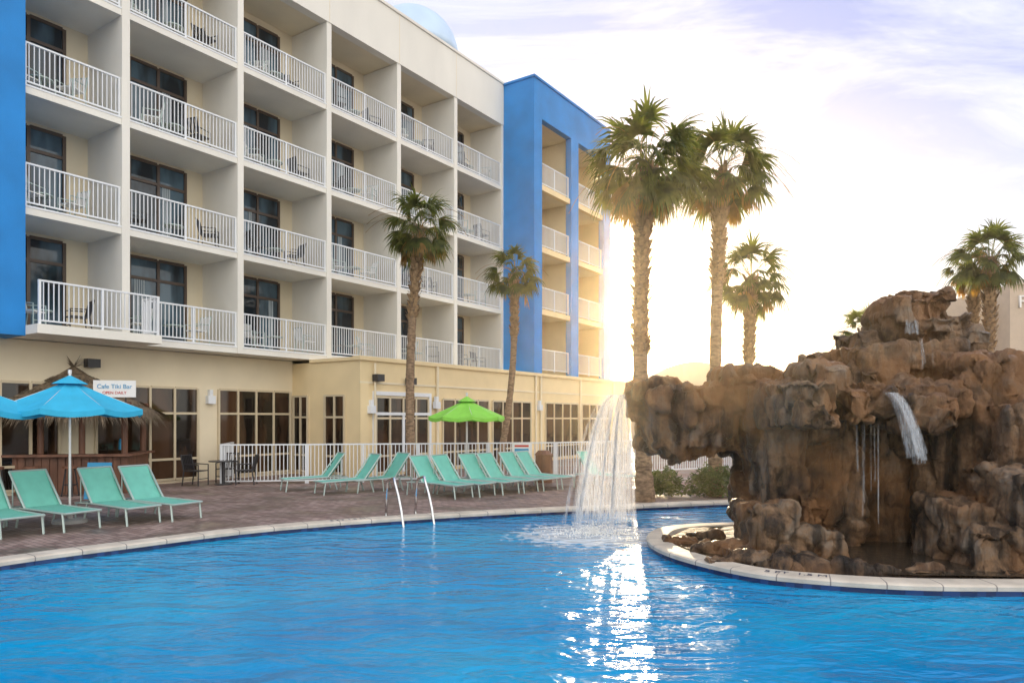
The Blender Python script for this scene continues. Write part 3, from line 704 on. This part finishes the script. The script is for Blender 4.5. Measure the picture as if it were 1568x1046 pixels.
for i in range(14000):
    x=rn.uniform(16,110); y=75+rn.uniform(-2,2)-x*0.1; h=(3.0+1.6*noise.noise(Vector((x*0.13,0,0)))+0.8*noise.noise(Vector((x*0.6,3,0))))
    z=h*rn.random()**0.7; s=rn.uniform(0.15,0.4); d=Vector((rn.uniform(-1,1),rn.uniform(-1,1),rn.uniform(-1,1))).normalized(); q=d.orthogonal().normalized(); p=Vector((x,y,z))
    w.face([p-q*s*.6,p+d*s,p+q*s*.6,p-d*s],'shrub')
w.obj('distant_trees')
e=empty('pavilion_building',(0,0,0)); w=MB()
x0,x1=9.6,15.5; w.box(x0,x1,50,58,0,4.4,'tan'); w.obj('walls',e); w=MB()
for k in range(12):
    a=k/12;b_=(k+1)/12; f=lambda t:(x0-0.5+(x1-x0+1)*t,4.3+1.6*math.sin(math.pi*(0.06+0.86*t)))
    A0=f(a);B0=f(b_); w.face([(A0[0],49.5,A0[1]),(B0[0],49.5,B0[1]),(B0[0],58.5,B0[1]),(A0[0],58.5,A0[1])],'tan'); w.face([(A0[0],49.5,4.3),(B0[0],49.5,4.3),(B0[0],49.5,B0[1]),(A0[0],49.5,A0[1])],'tan')
w.obj('roof',e)
e=empty('shop_building',(0,0,0)); w=MB(); w.box(41.6,75,60,80,0,13.2,'tan'); w.box(41.4,75,59.8,60.2,13.2,13.6,'coping'); w.box(39.6,41.6,62,78,0,11.8,'tan'); w.box(39.5,41.6,61.9,62.1,11.8,12.0,'coping')
for i in range(6): w.box(42.5+i*5,45.5+i*5,59.93,59.99,3,6,'glass')
w.obj('walls',e); text('lettering','Food Mart',1.5,(45.4,59.9,11.7),(R(90),0,0),'signw',e,0.08)

# ---------------- light
az=math.atan((958-CX)/F); el=R(7.8)
D=Vector((math.sin(az)*math.cos(el),math.cos(az)*math.cos(el),math.sin(el)))
sun=bpy.data.lights.new('sun','SUN'); sun.energy=5.0; sun.angle=R(0.5); sun.color=(1,0.76,0.46)
so=bpy.data.objects.new('sun',sun); scene.collection.objects.link(so); so.rotation_euler=D.to_track_quat('Z','Y').to_euler(); so.location=(20,60,30)
wd=bpy.data.worlds.new('World'); scene.world=wd; wd.use_nodes=True; nt=wd.node_tree; L=nt.links.new
bg=nt.nodes['Background']; out=nt.nodes['World Output']
sk=N(nt,'ShaderNodeTexSky',sky_type='NISHITA'); sk.sun_disc=False; sk.sun_elevation=el; sk.sun_rotation=az; sk.air_density=1.0; sk.dust_density=1.0; sk.ozone_density=1.5
bg.inputs[1].default_value=0.05; L(sk.outputs[0],bg.inputs[0])
tc=N(nt,'ShaderNodeTexCoord'); sp=N(nt,'ShaderNodeSeparateXYZ'); L(tc.outputs['Generated'],sp.inputs[0])
def math_(op,a,b_=None,c=None,clamp=False):
    m=N(nt,'ShaderNodeMath',operation=op); m.use_clamp=clamp
    for i,x in enumerate((a,b_,c)):
        if x is None: continue
        if isinstance(x,(int,float)): m.inputs[i].default_value=x
        else: L(x,m.inputs[i])
    return m.outputs[0]
zr=ramp(nt,[(0.0,(0.90,0.78,0.58)),(0.10,(0.86,0.82,0.76)),(0.20,(0.72,0.74,0.83)),(0.31,(0.47,0.52,0.80)),(0.44,(0.32,0.39,0.76)),(1.0,(0.42,0.50,0.86))],sp.outputs['Z'])
zz=math_('ADD',math_('MAXIMUM',sp.outputs['Z'],0.0),0.18)
cv=N(nt,'ShaderNodeCombineXYZ'); L(math_('DIVIDE',sp.outputs['X'],zz),cv.inputs[0]); L(math_('DIVIDE',sp.outputs['Y'],zz),cv.inputs[1])
mpc=N(nt,'ShaderNodeMapping'); mpc.inputs['Rotation'].default_value=(0,0,R(35)); mpc.inputs['Scale'].default_value=(1.0,1.9,1); L(cv.outputs[0],mpc.inputs[0])
cn=N(nt,'ShaderNodeTexNoise'); cn.inputs['Scale'].default_value=1.3; cn.inputs['Detail'].default_value=11; cn.inputs['Roughness'].default_value=0.63; cn.inputs['Distortion'].default_value=0.9; L(mpc.outputs[0],cn.inputs['Vector'])
cr_=ramp(nt,[(0.45,0.0),(0.66,0.9)],cn.outputs['Fac'])
xl=N(nt,'ShaderNodeMapRange'); xl.inputs[1].default_value=0.20; xl.inputs[2].default_value=-0.15; xl.inputs[3].default_value=0.0; xl.inputs[4].default_value=0.6; L(sp.outputs['X'],xl.inputs[0])
cf=math_('ADD',cr_.outputs[0],xl.outputs[0],clamp=True)
mx=N(nt,'ShaderNodeMixRGB'); L(cf,mx.inputs[0]); L(zr.outputs[0],mx.inputs[1]); mx.inputs[2].default_value=(0.86,0.87,0.93,1)
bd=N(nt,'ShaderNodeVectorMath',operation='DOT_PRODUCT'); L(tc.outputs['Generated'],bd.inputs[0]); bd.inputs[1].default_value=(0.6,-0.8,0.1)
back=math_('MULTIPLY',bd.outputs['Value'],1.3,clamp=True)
mb_=N(nt,'ShaderNodeMixRGB'); L(back,mb_.inputs[0]); L(mx.outputs[0],mb_.inputs[1]); mb_.inputs[2].default_value=(2.0,1.9,1.75,1)  # extra-bright sky added behind the camera as fill for the facade
dt=N(nt,'ShaderNodeVectorMath',operation='DOT_PRODUCT'); L(tc.outputs['Generated'],dt.inputs[0]); dt.inputs[1].default_value=D
dm=math_('MAXIMUM',dt.outputs['Value'],0.0)
g1=math_('MULTIPLY',math_('POWER',dm,6000.0),40.0); g2=math_('MULTIPLY',math_('POWER',dm,250.0),2.0); g3=math_('MULTIPLY',math_('POWER',dm,22.0),0.20)
gs=math_('ADD',math_('ADD',g1,g2),g3)
gc=N(nt,'ShaderNodeMixRGB',blend_type='MULTIPLY'); gc.inputs[0].default_value=1; gc.inputs[1].default_value=(1.0,0.78,0.38,1); L(gs,gc.inputs[2])
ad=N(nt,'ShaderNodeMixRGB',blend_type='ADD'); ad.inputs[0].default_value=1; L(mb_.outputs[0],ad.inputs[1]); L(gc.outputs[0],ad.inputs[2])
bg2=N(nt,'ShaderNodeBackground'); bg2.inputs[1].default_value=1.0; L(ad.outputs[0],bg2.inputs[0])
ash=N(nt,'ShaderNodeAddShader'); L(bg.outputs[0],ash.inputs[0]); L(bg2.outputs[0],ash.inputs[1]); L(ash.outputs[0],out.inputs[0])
# added glow volume over the whole site, warm forward scattering around the sun
w=MB(); w.box(-40,60,-30,95,0.3,40,'signw'); hz=w.obj('glow_haze'); hz.data.materials.clear()
m=bpy.data.materials.new('sun_glow_haze'); m.use_nodes=True; t2=m.node_tree; t2.nodes.clear()
vo=t2.nodes.new('ShaderNodeVolumeScatter'); vo.inputs['Density'].default_value=0.0014; vo.inputs['Anisotropy'].default_value=0.86; vo.inputs['Color'].default_value=(1,0.84,0.58,1)
oo=t2.nodes.new('ShaderNodeOutputMaterial'); t2.links.new(vo.outputs[0],oo.inputs['Volume']); hz.data.materials.append(m)
# ---------------- camera
cam=bpy.data.cameras.new('camera'); cam.sensor_width=36; cam.lens=F/1568*36; cam.shift_y=118/1568; cam.clip_end=5000
co=bpy.data.objects.new('camera',cam); scene.collection.objects.link(co); co.location=(0,0,CH); co.rotation_euler=(R(90),0,0)
scene.camera=co
